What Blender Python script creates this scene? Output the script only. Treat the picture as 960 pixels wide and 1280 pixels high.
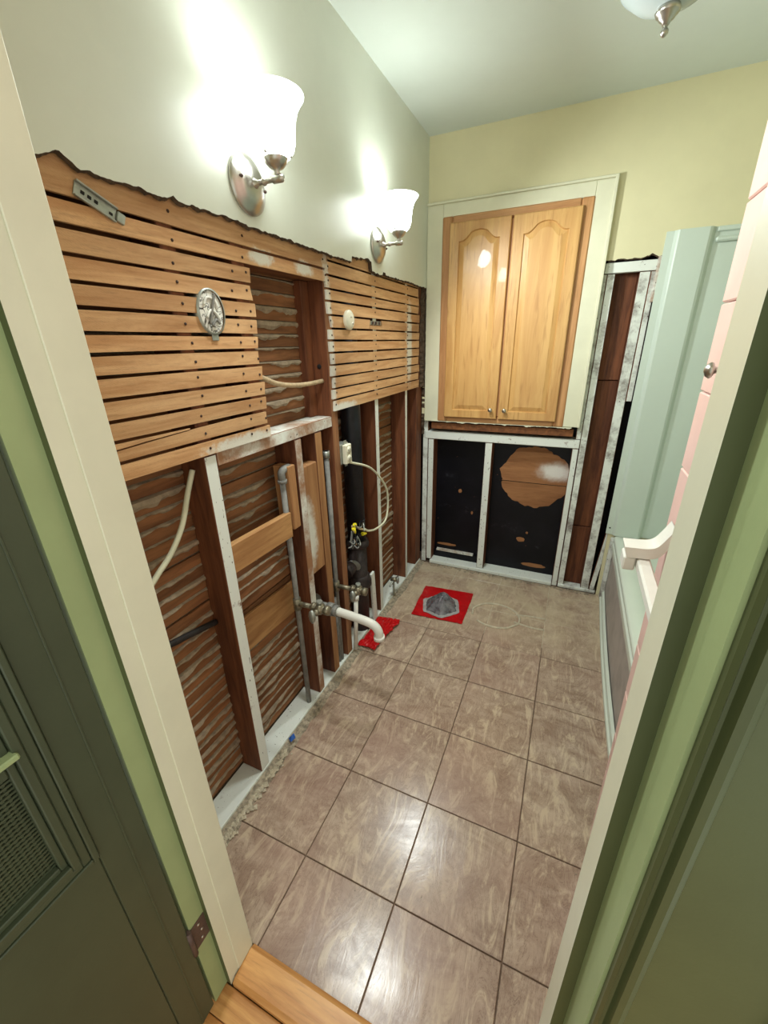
import bpy, bmesh, math, random
from mathutils import Vector, Matrix, noise as mnoise
random.seed(7)
S = bpy.context.scene
COL = S.collection
for o in list(bpy.data.objects): bpy.data.objects.remove(o)

# ------------------------------------------------------------------ camera
cam_d = bpy.data.cameras.new('camera'); cam = bpy.data.objects.new('camera', cam_d); COL.objects.link(cam)
R = ((0.91369776, 0.40581458, -0.02170111), (0.13594213, -0.35552601, -0.92472753), (-0.38298322, 0.84197137, -0.38001061))
rt, up, bk = Vector(R[0]), -Vector(R[1]), -Vector(R[2])
cam.matrix_world = Matrix(((rt.x, up.x, bk.x, 0), (rt.y, up.y, bk.y, 0), (rt.z, up.z, bk.z, 1.5), (0, 0, 0, 1)))
cam_d.sensor_fit = 'HORIZONTAL'; cam_d.sensor_width = 36; cam_d.lens = 510.32 / 960 * 36
cam_d.clip_start = 0.02
S.camera = cam
# ------------------------------------------------------------------ world (ambient fill for the hall behind the camera), exposure
w = bpy.data.worlds.new('world'); S.world = w; w.use_nodes = True
bg = w.node_tree.nodes['Background']; bg.inputs[0].default_value = (0.97, 1.0, 0.92, 1); bg.inputs[1].default_value = 0.82
S.view_settings.view_transform = 'Standard'; S.view_settings.look = 'None'
S.view_settings.gamma = 1; S.view_settings.use_curve_mapping = False
S.view_settings.exposure = 0.6
SHADE_E, BULB_E, SPOT_W = 6.0, 26.0, 27.0
LIGHT_C = (0.93, 1.0, 0.985)

# ------------------------------------------------------------------ materials
def srgb(r, g, b):
    f = lambda c: ((c / 255 + 0.055) / 1.055) ** 2.4 if c > 10 else c / 255 / 12.92
    return (f(r), f(g), f(b), 1)
class NT:
    def __init__(s, name):
        s.m = bpy.data.materials.new(name); s.m.use_nodes = True; s.t = s.m.node_tree
        s.b = s.t.nodes['Principled BSDF']; s.pos = s.n('ShaderNodeNewGeometry').outputs['Position']
        s.rnd = s.n('ShaderNodeObjectInfo').outputs['Random']
    def n(s, t, **k):
        x = s.t.nodes.new(t)
        for a, v in k.items(): setattr(x, a, v)
        return x
    def l(s, a, b): s.t.links.new(a, b)
    def math(s, op, a, b=None, clamp=False):
        x = s.n('ShaderNodeMath', operation=op, use_clamp=clamp)
        for i, v in enumerate((a, b)):
            if v is None: continue
            if isinstance(v, (int, float)): x.inputs[i].default_value = v
            else: s.l(v, x.inputs[i])
        return x.outputs[0]
    def vmath(s, op, a, b):
        x = s.n('ShaderNodeVectorMath', operation=op)
        for i, v in enumerate((a, b)):
            if isinstance(v, (tuple, list)): x.inputs[i].default_value = v
            else: s.l(v, x.inputs[i])
        return x.outputs['Value' if op in ('LENGTH', 'DOT_PRODUCT', 'DISTANCE') else 0]
    def noise(s, scale, detail=4, rough=0.6, vec=None, dist=0, off=True, sc=1.0):
        v = s.vmath('MULTIPLY', vec or s.pos, scale if isinstance(scale, tuple) else (scale,) * 3)
        if off:
            c = s.n('ShaderNodeCombineXYZ'); r = s.math('MULTIPLY', s.rnd, 37.0)
            for i in range(3): s.l(r, c.inputs[i])
            v = s.vmath('ADD', v, c.outputs[0])
        x = s.n('ShaderNodeTexNoise'); s.l(v, x.inputs['Vector']); x.inputs['Scale'].default_value = sc
        x.inputs['Detail'].default_value = detail; x.inputs['Roughness'].default_value = rough; x.inputs['Distortion'].default_value = dist
        return x.outputs['Fac']
    def ramp(s, v, lo, hi):
        x = s.n('ShaderNodeMapRange', interpolation_type='SMOOTHSTEP'); s.l(v, x.inputs[0])
        x.inputs[1].default_value = lo; x.inputs[2].default_value = hi
        return x.outputs[0]
    def mix(s, f, a, b):
        x = s.n('ShaderNodeMix', data_type='RGBA')
        for i, v in ((0, f), (6, a), (7, b)):
            if isinstance(v, (int, float)): x.inputs[i].default_value = v
            elif isinstance(v, (tuple, list)): x.inputs[i].default_value = v
            else: s.l(v, x.inputs[i])
        return x.outputs[2]
    def blob(s, c, r, nz=0.8, soft=0.6, k=25):
        d = s.vmath('SUBTRACT', s.pos, c); d = s.vmath('DIVIDE', d, r); d = s.vmath('LENGTH', d, (0, 0, 0))
        q = s.math('MULTIPLY', s.math('SUBTRACT', s.noise(k, 5, 0.7, off=False), 0.5), nz * 2)
        return s.ramp(s.math('ADD', d, q), 1.0 + soft * .3, 1.0 - soft)
    def bump(s, h, st, dist=0.01):
        x = s.n('ShaderNodeBump'); s.l(h, x.inputs['Height']); x.inputs['Strength'].default_value = st; x.inputs['Distance'].default_value = dist
        s.l(x.outputs[0], s.b.inputs['Normal'])
    def out(s, col=None, rough=0.5, metal=0, spec=0.5, coat=0):
        if col is not None:
            if isinstance(col, (tuple, list)): s.b.inputs['Base Color'].default_value = col
            else: s.l(col, s.b.inputs['Base Color'])
        if isinstance(rough, (int, float)): s.b.inputs['Roughness'].default_value = rough
        else: s.l(rough, s.b.inputs['Roughness'])
        s.b.inputs['Metallic'].default_value = metal; s.b.inputs['Specular IOR Level'].default_value = spec
        s.b.inputs['Coat Weight'].default_value = coat
        return s.m
def paint(name, c, rough=0.5, var=0.06, bump=0.08, k=9, spec=0.4, coat=0):
    t = NT(name); n = t.noise(k, 5); d = tuple(x * (1 - var * 2.2) for x in c[:3]) + (1,)
    if bump: t.bump(t.noise(140, 3), bump, 0.002)
    return t.out(t.mix(t.ramp(n, 0.3, 0.75), c, d), rough, spec=spec, coat=coat)
def wood(name, c1, c2, scale, rough=0.6, over=None, rv=0.35, bump=0.25, spec=0.3, fine=True, dark=None):
    t = NT(name)
    n = t.noise(scale, 6, 0.65, dist=0.6); col = t.mix(t.ramp(n, 0.3, 0.72), c1, c2)
    if fine:
        n2 = t.noise(tuple(x * 5 for x in scale), 3, 0.7); col = t.mix(t.math('MULTIPLY', t.ramp(n2, 0.5, 0.75), 0.35), col, tuple(x * 0.5 for x in c2[:3]) + (1,))
    if rv:
        v = t.math('ADD', t.math('MULTIPLY', t.rnd, rv * 2), 1 - rv)
        h = t.n('ShaderNodeHueSaturation'); t.l(v, h.inputs['Value']); t.l(col, h.inputs['Color']); col = h.outputs[0]
    if over: col = over(t, col)
    if bump: t.bump(n, bump, 0.003)
    return t.out(col, rough, spec=spec)
WHITE_P = srgb(222, 226, 216)
def lath_over(t, col):
    for c, r in (((-.87, 1.10, 1.738), (.05, .062, .022)), ((-.87, 1.315, 1.737), (.05, .055, .024)),
                 ((-.87, 1.45, 1.50), (.05, .03, .36)), ((-.87, 2.30, 1.5), (.05, .045, .23)),
                 ((-.87, .93, 1.245), (.05, .17, .022)), ((-.87, 1.52, 1.262), (.05, .14, .022))):
        col = t.mix(t.math('MULTIPLY', t.blob(c, r, 0.7, 0.5, 45), 0.8), col, WHITE_P)
    dark = t.noise((5, 2.2, 5), 3, 0.5, off=False)
    saw = t.noise((60, 170, 260), 2, 0.5, vec=t.vmath('MULTIPLY', t.pos, (1, 1, 1)))
    q = t.n('ShaderNodeSeparateXYZ'); t.l(t.pos, q.inputs[0]); w_ = t.math('SINE', t.math('ADD', t.math('MULTIPLY', t.math('ADD', q.outputs[1], t.math('MULTIPLY', q.outputs[2], 1.5)), 900.0), t.math('MULTIPLY', t.rnd, 40.0)))
    col = t.mix(t.math('MULTIPLY', t.ramp(w_, .2, 1.0), t.math('MULTIPLY', t.ramp(saw, .4, .7), .22)), col, srgb(120, 80, 48))
    return t.mix(t.math('MULTIPLY', t.ramp(dark, 0.52, 0.75), 0.35), col, srgb(96, 62, 38))
M = {}
M['wall'] = paint('cream_wall_paint', srgb(216, 221, 207), 0.33, 0.03, 0.06, 4, 0.45)
M['wall_yellow'] = paint('yellow_cream_wall_paint', srgb(222, 215, 176), 0.4, 0.03, 0.06, 4, 0.45)
M['ceiling'] = paint('ceiling_paint', srgb(216, 225, 217), 0.7, 0.02, 0.05, 3)
M['trim'] = paint('cream_gloss_trim_paint', srgb(222, 220, 194), 0.35, 0.04, 0.06, 6)
M['torn'] = paint('torn_plaster_edge', srgb(92, 74, 58), 0.95, 0.3, 0.9, 60)  # plaster brown, darkened further for the shadow under the torn overhang
M['plaster'] = paint('grey_lime_plaster', srgb(168, 150, 126), 0.95, 0.18, 0.8, 50)
M['lath'] = wood('lath_wood', srgb(212, 170, 124), srgb(176, 128, 84), (14, 2.6, 30), 0.65, lath_over, 0.13)
M['back_lath'] = wood('old_brown_lath_wood', srgb(148, 100, 64), srgb(104, 66, 40), (14, 2.8, 30), 0.75, None, 0.22)
M['framing'] = wood('old_red_brown_framing', srgb(126, 76, 48), srgb(74, 40, 26), (26, 26, 2.2), 0.6, None, 0.12)
M['framing_y'] = wood('old_brown_beam', srgb(140, 90, 54), srgb(92, 54, 32), (30, 2.0, 30), 0.65, None, 0.12)
M['fresh'] = wood('tan_pine_blocking', srgb(196, 150, 98), srgb(154, 106, 64), (22, 2.2, 22), 0.6, None, 0.12)
M['fresh_z'] = wood('tan_pine_upright', srgb(178, 132, 88), srgb(140, 94, 58), (24, 24, 2.0), 0.6,
    lambda t, c: t.mix(t.math('MULTIPLY', t.blob((-.875, 1.215, .80), (.05, .05, .16), .6, .5, 20), .75), c, WHITE_P), 0.1)
M['framing_pale'] = wood('brown_stud_edge', srgb(160, 112, 76), srgb(116, 76, 50), (26, 26, 2.2), 0.6, None, 0.05)
def worn_white(name, lo=0.60, hi=0.72, brown=srgb(112, 74, 50), k=16):
    t = NT(name); n = t.noise(k, 6, 0.72); n2 = t.noise((130, 130, 60), 2, 0.5)
    c = t.mix(t.ramp(n, lo, hi), srgb(224, 228, 220), brown); c = t.mix(t.ramp(n2, 0.68, 0.74), c, srgb(70, 50, 40))
    t.bump(n, 0.3, 0.002); return t.out(c, 0.6)
M['white_worn'] = worn_white('worn_white_paint_on_wood')
M['white_dirty'] = worn_white('dirty_white_paint_on_wood', 0.42, 0.72, srgb(116, 104, 98), 9)
M['white_brown'] = worn_white('thin_white_overspray_on_wood', 0.30, 0.62, srgb(150, 106, 72), 5)
M['sole'] = worn_white('white_painted_sole_plate', 0.62, 0.8, srgb(150, 136, 118), 20)
def oakf(name, sc):
    t = NT(name); n = t.noise(sc, 6, 0.65, dist=1.2)
    c = t.mix(t.ramp(n, 0.3, 0.75), srgb(210, 166, 104), srgb(184, 134, 76))
    n2 = t.noise(tuple(a * 6 for a in sc), 2, 0.6); c = t.mix(t.math('MULTIPLY', t.ramp(n2, .55, .72), .4), c, srgb(150, 96, 46))
    return t.out(c, 0.4, spec=0.45, coat=0.12)
M['oak'] = oakf('honey_oak_varnish', (16, 16, 1.3)); M['oak_x'] = oakf('honey_oak_varnish_across', (1.3, 16, 16))
M['oak_pale'] = oakf('honey_oak_panel', (9, 9, 0.9))
M['oak_frame'] = wood('oak_face_frame', srgb(200, 152, 104), srgb(172, 120, 76), (20, 20, 1.5), 0.4, None, 0.04, 0.1)
M['oak_frame_x'] = wood('oak_face_frame_across', srgb(200, 152, 104), srgb(172, 120, 76), (1.5, 20, 20), 0.4, None, 0.04, 0.1)
M['oak_floor'] = wood('oak_strip_flooring', srgb(214, 160, 96), srgb(176, 116, 60), (2, 28, 28), 0.35, None, 0.14, 0.1, 0.5)
def tile_mat():
    t = NT('stone_look_ceramic_tile')
    n = t.noise((5, 9, 5), 8, 0.68, dist=1.6); n2 = t.noise((16, 5, 16), 6, 0.75, dist=2.2); n3 = t.noise(2.2, 3, 0.5)
    c = t.mix(t.ramp(n, 0.3, 0.72), srgb(188, 166, 146), srgb(146, 120, 102))
    c = t.mix(t.math('MULTIPLY', t.ramp(n2, 0.52, 0.62), 0.65), c, srgb(208, 188, 160))
    v = t.math('ABSOLUTE', t.math('SUBTRACT', n2, 0.47)); c = t.mix(t.math('MULTIPLY', t.ramp(v, 0.022, 0.0), 0.6), c, srgb(118, 94, 78))
    c = t.mix(t.math('MULTIPLY', t.ramp(n3, .45, .7), .35), c, srgb(170, 136, 122))
    # pale mortar haze left where fixtures stood at the far end
    y = t.n('ShaderNodeSeparateXYZ'); t.l(t.pos, y.inputs[0])
    m = t.math('MULTIPLY', t.ramp(y.outputs[1], 1.75, 2.15), t.ramp(t.noise(7, 6, 0.7, off=False), 0.3, 0.62))
    c = t.mix(t.math('MULTIPLY', m, 0.75), c, srgb(196, 178, 150))
    t.bump(n2, 0.12, 0.003)
    return t.out(c, t.math('ADD', t.math('MULTIPLY', n, 0.25), 0.10), spec=0.5)
M['tile'] = tile_mat()
def caked():
    t = NT('plaster_caked_wires'); n = t.noise(26, 3, 0.5, dist=1.5, off=False); v = t.math('ABSOLUTE', t.math('SUBTRACT', n, 0.5))
    c = t.mix(t.ramp(v, 0.035, 0.0), srgb(224, 222, 212), srgb(40, 36, 36)); t.bump(n, .6, .004); return t.out(c, 0.8)
M['caked'] = caked()
M['grout'] = paint('brown_grout', srgb(122, 100, 82), 0.9, 0.2, 0.6, 40)
M['mortar'] = paint('dried_mortar_residue', srgb(206, 194, 170), 0.95, 0.15, 0.8, 45)
M['rubble'] = paint('plaster_rubble', srgb(176, 162, 140), 0.95, 0.3, 0.8, 60)
M['tub'] = paint('white_enamel', srgb(216, 224, 210), 0.22, 0.02, 0, 5, 0.5)
M['surround'] = paint('white_acrylic_panel', srgb(202, 214, 202), 0.28, 0.02, 0, 3, 0.5)
M['apron'] = paint('dulled_tub_apron', srgb(178, 168, 160), 0.5, 0.12, 0.05, 10)
M['pink'] = paint('pale_pink_tile', srgb(234, 196, 186), 0.35, 0.05, 0.05, 10)
M['green'] = paint('light_sage_paint', srgb(156, 170, 120), 0.45, 0.05, 0.06, 8)
M['green_door'] = paint('dark_sage_door_paint', srgb(70, 77, 56), 0.4, 0.06, 0.08, 8)
M['green_casing'] = paint('sage_casing_paint', srgb(80, 87, 52), 0.42, 0.06, 0.08, 8)
M['nickel'] = paint('brushed_nickel', srgb(190, 186, 178), 0.3, 0.05, 0, 30); M['nickel'].node_tree.nodes['Principled BSDF'].inputs['Metallic'].default_value = 1
M['galv'] = paint('galvanised_steel', srgb(176, 180, 172), 0.45, 0.15, 0.1, 40); M['galv'].node_tree.nodes['Principled BSDF'].inputs['Metallic'].default_value = 0.8
M['pipe'] = paint('grey_dusty_pipe', srgb(136, 134, 128), 0.6, 0.2, 0.2, 30)
M['brass'] = paint('tarnished_valve_brass', srgb(150, 142, 120), 0.4, 0.25, 0.2, 50); M['brass'].node_tree.nodes['Principled BSDF'].inputs['Metallic'].default_value = 0.7
M['iron'] = paint('black_cast_iron', srgb(26, 27, 34), 0.45, 0.25, 0.5, 30)
M['iron_rust'] = paint('brown_cast_iron', srgb(52, 42, 40), 0.6, 0.3, 0.6, 30)
M['hinge'] = paint('brown_hinge_metal', srgb(96, 74, 66), 0.5, 0.2, 0.2, 40)
M['pvc'] = paint('white_pvc', srgb(226, 224, 214), 0.4, 0.03, 0, 10)
M['cable'] = paint('ivory_cable_sheath', srgb(214, 212, 184), 0.5, 0.06, 0.05, 20)
M['cloth_cable'] = paint('old_cloth_cable', srgb(196, 172, 136), 0.8, 0.15, 0.3, 60)
M['black_cable'] = paint('black_armored_cable', srgb(40, 34, 32), 0.6, 0.3, 0.5, 60)
M['ivory'] = paint('ivory_plastic', srgb(226, 222, 200), 0.4, 0.03, 0, 20)
M['dark'] = paint('dark_slot', srgb(26, 24, 24), 0.8, 0.1, 0, 20)
M['yellow'] = paint('yellow_wire_nut', srgb(230, 214, 40), 0.4, 0.05, 0, 20)
M['blue'] = paint('blue_scrap', srgb(40, 90, 170), 0.5, 0.1, 0, 20)
M['red'] = paint('red_plastic_sheet', srgb(194, 12, 18), 0.3, 0.12, 0.15, 18)
M['nail'] = paint('dark_nail_head', srgb(60, 40, 30), 0.7, 0.1, 0, 20)
def tar_mat():
    t = NT('black_tar_board')
    c = t.mix(t.ramp(t.noise(6, 6, 0.7), 0.4, 0.8), srgb(9, 10, 16), srgb(22, 22, 30))
    c = t.mix(t.math('MULTIPLY', t.ramp(t.noise((5, 5, 9), 6, 0.75), 0.6, 0.85), 0.4), c, srgb(120, 120, 130))
    c = t.mix(t.ramp(t.noise((26, 26, 60), 3, 0.6), 0.735, 0.76), c, srgb(150, 100, 70))
    return t.out(c, 0.35, spec=0.25)
M['tar'] = tar_mat()
M['patch'] = wood('brown_board_behind_hole', srgb(166, 116, 76), srgb(138, 92, 58), (2.2, 20, 20), 0.6,
    lambda t, c: t.mix(t.math('MULTIPLY', t.blob((-.03, 2.62, .745), (.12, .2, .065), .5, .7, 14), .85), c, srgb(232, 232, 226)), 0.05)
def film_mat():
    t = NT('grey_clear_plastic_film'); t.b.inputs['Alpha'].default_value = 0.82
    return t.out(t.mix(t.ramp(t.noise(30, 5), .35, .7), srgb(128, 130, 134), srgb(66, 68, 74)), 0.18, spec=0.6)
M['film'] = film_mat(); M['film_pale'] = paint('pale_folded_film', srgb(176, 172, 170), 0.35, 0.15, 0.1, 30)
def emit(name, c, s):
    t = NT(name); t.b.inputs['Emission Color'].default_value = (*c, 1); t.b.inputs['Emission Strength'].default_value = s
    return t.out((0.9, 0.9, 0.88, 1), 0.3)
M['shade'] = emit('lit_frosted_glass', LIGHT_C, SHADE_E); M['bulb'] = emit('lit_bulb', LIGHT_C, BULB_E)
M['bowl'] = paint('white_alabaster_glass', srgb(186, 198, 198), 0.25, 0.05, 0, 6, 0.5)

# ------------------------------------------------------------------ mesh helpers
WLOC = {}
def bm_(): return bmesh.new()
def box(bm, x0, x1, y0, y1, z0, z1, mat=0, fm=None, bev=0, rot=None):
    """axis box; fm: dict of face key ('-x','+x','-y','+y','-z','+z') -> material index"""
    vs = [bm.verts.new((x, y, z)) for x in (x0, x1) for y in (y0, y1) for z in (z0, z1)]
    F = {'-x': (0, 1, 3, 2), '+x': (4, 6, 7, 5), '-y': (0, 4, 5, 1), '+y': (2, 3, 7, 6), '-z': (0, 2, 6, 4), '+z': (1, 5, 7, 3)}
    fs = []
    for k, ix in F.items():
        f = bm.faces.new([vs[i] for i in ix]); f.material_index = (fm or {}).get(k, mat); fs.append(f)
    if bev:
        es = list({e for f in fs for e in f.edges})
        r = bmesh.ops.bevel(bm, geom=es, offset=bev, segments=1, affect='EDGES', profile=0.5)
        vs = list({v for f in r['faces'] for v in f.verts})
    if rot:
        c = Vector(((x0 + x1) / 2, (y0 + y1) / 2, (z0 + z1) / 2)) if len(rot) < 3 else Vector(rot[2])
        bmesh.ops.rotate(bm, verts=vs, cent=c, matrix=Matrix.Rotation(rot[0], 3, rot[1]))
    return vs
def ring_frame(d):
    d = d.normalized(); a = Vector((0, 0, 1)) if abs(d.z) < 0.9 else Vector((1, 0, 0))
    u = d.cross(a).normalized(); return u, d.cross(u).normalized()
def tube(bm, pts, r, seg=10, mat=0, cap=True):
    pts = [Vector(p) for p in pts]; rs = r if isinstance(r, (list, tuple)) else [r] * len(pts)
    rings = []; u = None
    for i, p in enumerate(pts):
        d = (pts[min(i + 1, len(pts) - 1)] - pts[max(i - 1, 0)]).normalized()
        if u is None: u, v = ring_frame(d)
        else:
            u = (u - d * u.dot(d)).normalized(); v = d.cross(u)
        rings.append([bm.verts.new(p + (u * math.cos(2 * math.pi * k / seg) + v * math.sin(2 * math.pi * k / seg)) * rs[i]) for k in range(seg)])
    for a, b in zip(rings, rings[1:]):
        for k in range(seg):
            f = bm.faces.new((a[k], a[(k + 1) % seg], b[(k + 1) % seg], b[k])); f.material_index = mat; f.smooth = True
    if cap:
        for q in (rings[0][::-1], rings[-1]):
            f = bm.faces.new(q); f.material_index = mat
def spline(P, n=8):
    P = [Vector(p) for p in P]; out = []
    for i in range(len(P) - 1):
        a, b, c, d = P[max(i - 1, 0)], P[i], P[i + 1], P[min(i + 2, len(P) - 1)]
        for k in range(n):
            t = k / n; out.append(0.5 * ((2 * b) + (c - a) * t + (2 * a - 5 * b + 4 * c - d) * t * t + (3 * b - a - 3 * c + d) * t ** 3))
    out.append(P[-1]); return out
def lathe(bm, prof, o, axis='z', seg=24, mat=0, flip=False, sx=1, sy=1):
    o = Vector(o); A = {'z': ((1, 0, 0), (0, 1, 0), (0, 0, 1)), 'x': ((0, 1, 0), (0, 0, 1), (1, 0, 0)), 'y': ((1, 0, 0), (0, 0, 1), (0, -1, 0))}[axis]
    U, V, W = (Vector(a) for a in A); rings = []
    for r, h in prof:
        if r < 1e-6: rings.append([bm.verts.new(o + W * h)])
        else: rings.append([bm.verts.new(o + W * h + U * math.cos(2 * math.pi * k / seg) * r * sx + V * math.sin(2 * math.pi * k / seg) * r * sy) for k in range(seg)])
    for a, b in zip(rings, rings[1:]):
        for k in range(seg):
            q = [a[k % len(a)], a[(k + 1) % len(a)], b[(k + 1) % len(b)], b[k % len(b)]]
            q = list(dict.fromkeys(q))
            if len(q) > 2:
                f = bm.faces.new(q[::-1] if flip else q); f.material_index = mat; f.smooth = True
def mk(name, bm, mats, parent=None, label=None, cat=None, group=None, kind=None, recalc=True, origin=None):
    if recalc: bmesh.ops.recalc_face_normals(bm, faces=bm.faces)
    me = bpy.data.meshes.new(name)
    if parent is not None: loc = WLOC[parent.name]
    elif origin is not None: loc = Vector(origin)
    else:
        co = [v.co for v in bm.verts]; mn = [min(c[i] for c in co) for i in range(3)]; mx = [max(c[i] for c in co) for i in range(3)]
        loc = Vector(((mn[0] + mx[0]) / 2, (mn[1] + mx[1]) / 2, mn[2]))
    bmesh.ops.translate(bm, verts=bm.verts, vec=-loc)
    bm.to_mesh(me); bm.free()
    for m in (mats if isinstance(mats, (list, tuple)) else [mats]): me.materials.append(M[m])
    o = bpy.data.objects.new(name, me); COL.objects.link(o); WLOC[o.name] = loc
    if parent is not None: o.parent = parent
    else: o.location = loc
    tag(o, label, cat, group, kind); return o
def tag(o, label=None, cat=None, group=None, kind=None):
    for k, v in (('label', label), ('category', cat), ('group', group), ('kind', kind)):
        if v: o[k] = v
def thing(name, loc, label, cat, group=None, kind=None):
    o = bpy.data.objects.new(name, None); COL.objects.link(o); o.location = loc; o.empty_display_size = 0.05
    WLOC[o.name] = Vector(loc); tag(o, label, cat, group, kind); return o
def nz(*a): return mnoise.noise(Vector((*a, 0.5, 0.25)[:3]))

XS, XF = -0.875, -0.850          # stud face / plaster face of the left wall
YS, YF = 2.560, 2.545            # stud face / plaster face of the back wall
ZC, XR, YD = 2.48, 1.10, 0.37    # ceiling, right wall, room face of the door wall
XBL = -0.968                     # far-side lath plane in the left wall

# ------------------------------------------------------------------ floor
b = bm_(); box(b, -0.985, XR, 0.37, 2.70, -0.05, -0.0045)
floor = mk('floor', b, 'grout', label='beige stone-look ceramic tile floor of the stripped bathroom', cat='floor', kind='structure', origin=(0, 1.4, -0.05))
xj = [0.033 + 0.305 * k for k in range(-3, 2)]; yj = [0.605 + 0.305 * k for k in range(-1, 8)]
xe = [-0.848] + [x for x in xj if -0.84 < x < 0.345]; ye = [0.372] + [y for y in yj if 0.40 < y < 2.5] + [2.545]
xe = xe + [0.42]
for i in range(len(xe) - 1):
    for j in range(len(ye) - 1):
        b = bm_(); g = 0.0018 if ye[j] < 1.8 else 0.0009; dz = random.uniform(-0.0006, 0.0006)
        box(b, xe[i] + g, xe[i + 1] - g, ye[j] + g, ye[j + 1] - g, -0.006, dz, bev=0.0012)
        mk('floor_tile', b, 'tile', floor)
b = bm_(); box(b, -0.86, 0.40, 1.90, 2.545, -.0046, -.0010); mk('mortar_fill', b, 'mortar', floor)
# hall floor and threshold
hf = bm_(); box(hf, -1.0, 0.9, -0.9, 0.372, -0.06, -0.024)
hall = mk('hall_floor', hf, 'grout', label='hall floor of narrow honey oak boards before the doorway', cat='floor', kind='structure', origin=(0, -.3, -.06))
y = 0.2915 - 0.057 * 19; k = 0
while y < 0.28:
    b = bm_(); box(b, -1.0, 0.9, y + 0.0008, y + 0.0562, -0.026, -0.012, bev=0.0015); mk('floor_board', b, 'oak_floor', hall); y += 0.057
b = bm_()
pr = [(0.292, -0.012), (0.292, 0.004), (0.302, 0.012), (0.362, 0.012), (0.374, 0.003), (0.374, -0.012)]
for x in (-0.575, 0.075): pass
va = [b.verts.new((-0.587, p[0], p[1])) for p in pr]; vb = [b.verts.new((0.088, p[0], p[1])) for p in pr]
for i in range(len(pr)): b.faces.new((va[i], va[(i + 1) % 6], vb[(i + 1) % 6], vb[i]))
b.faces.new(va[::-1]); b.faces.new(vb)
mk('threshold', b, 'oak_floor', label='bevelled honey oak threshold strip across the doorway', cat='threshold', kind='structure')

# ------------------------------------------------------------------ ceiling, right and front walls
b = bm_(); box(b, -1.0, XR + .1, 0.25, 2.72, ZC, ZC + 0.05)
mk('ceiling', b, 'ceiling', label='plain white painted ceiling', cat='ceiling', kind='structure')
b = bm_(); box(b, XR, XR + 0.1, 0.25, 2.72, 0, ZC)
mk('wall_right', b, 'wall_yellow', label='cream painted wall beyond the bathtub', cat='wall', kind='structure')
b = bm_()
box(b, -1.0, -0.625, 0.26, YD - .002, 0, ZC); box(b, 0.125, XR, 0.26, YD - .002, 0, ZC); box(b, -0.625, 0.125, 0.26, YD - .002, 2.1, ZC)
wf = mk('wall_front', b, 'wall_yellow', label='cream wall holding the doorway', cat='wall', kind='structure')
# closet wall between doorway and tub, faced with pink tile on the room side
XW, YW0, YW1 = 0.2240, 0.372, 1.005
b = bm_(); box(b, XW + .026, XR, YW0, YW1 - .001, 0, ZC)
ww = mk('wall_wing', b, 'wall_yellow', label='short wall before the tub faced with pale pink tile', cat='wall', kind='structure')
zz = 0.03
while zz < 2.3:
    yy = YW1
    while yy > YW0 + .01:
        y0_ = max(yy - .1525, YW0); b = bm_(); box(b, XW, XW + .0265, y0_ + .0005, yy - .0005, zz + 0.001, zz + 0.1515, bev=0.0025)
        for v in b.verts: v.co.x += .018 - .0115 * v.co.z
        mk('wall_tile', b, 'pink', ww); yy -= .1525
    zz += 0.1525
# towel holder on that wall
rail = thing('towel_bar', (0.23, .84, 1.04), 'white towel bar on curved brackets fixed to the pink tiled wall', 'towel bar')
b = bm_(); box(b, 0.1715, 0.197, 0.53, 0.945, 1.046, 1.0705, bev=.004); mk('bar', b, 'pvc', rail)
for yc in (0.93, 0.54):
    b = bm_(); path = spline([(0.148, yc, 1.082), (0.165, yc, 1.083), (0.190, yc, 1.085), (0.205, yc, 1.092), (0.216, yc, 1.110), (0.2265, yc, 1.132), (0.2275, yc, 1.137)], 5); prev = None
    for p in path:
        cur = [b.verts.new(p + Vector(q)) for q in ((.003, -.026, -.011), (.003, .026, -.011), (-.003, .026, .010), (-.003, -.024, .011))]
        if prev:
            for k in range(4): b.faces.new((prev[k], cur[k], cur[(k + 1) % 4], prev[(k + 1) % 4]))
        else: b.faces.new(cur[::-1])
        prev = cur
    b.faces.new(prev); a_ = mk('bracket', b, 'pvc', rail)
    b = bm_(); box(b, 0.147, 0.1705, yc - .024, yc + .024, 1.040, 1.071, bev=.003); mk('bracket_lip', b, 'pvc', a_)

# ------------------------------------------------------------------ left wall: torn plaster above, lath, framing
def tear_left(y):
    z = 1.800 + 0.006 * nz(y * 9, 1.3) + 0.004 * nz(y * 45, 4) + 0.0025 * nz(y * 130, 9)
    if 0.545 < y < 0.60: z += 0.016 * max(0, 1 - abs(y - 0.575) / 0.028)
    if 0.79 < y < 0.82: z += 0.010 * (1 - abs(y - .805) / .015)
    if 1.62 < y < 1.80: z += 0.022 + 0.006 * nz(y * 40, 2)
    if 1.80 <= y < 1.92: z -= 0.014
    if y > 1.95: z -= 0.008
    return z
def torn_sheet(bm, ts, zf, ztop, front, back, axis):
    """sheet with a ragged lower edge; axis 'y' -> runs along y on x=front"""
    P = (lambda t, d, z: (d, t, z)) if axis == 'y' else (lambda t, d, z: (t, d, z))
    prev = None
    for t in ts:
        z = zf(t)
        cur = [bm.verts.new(P(t, front, ztop)), bm.verts.new(P(t, front, z)), bm.verts.new(P(t, (front * .45 + back * .55), z + .005 * nz(t * 70, 5) - .004)), bm.verts.new(P(t, back, z + 0.002)), bm.verts.new(P(t, back, ztop))]
        if prev:
            for i, m in ((0, 0), (1, 1), (2, 1), (3, 1), (4, 0)):
                f = bm.faces.new((prev[i], cur[i], cur[(i + 1) % 5], prev[(i + 1) % 5])); f.material_index = m
        prev = cur
b = bm_(); ts = [0.36 + 0.006 * i for i in range(int((2.556 - 0.36) / 0.006) + 1)]
torn_sheet(b, ts, tear_left, ZC, XF, XS + 0.008, 'y')
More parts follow.
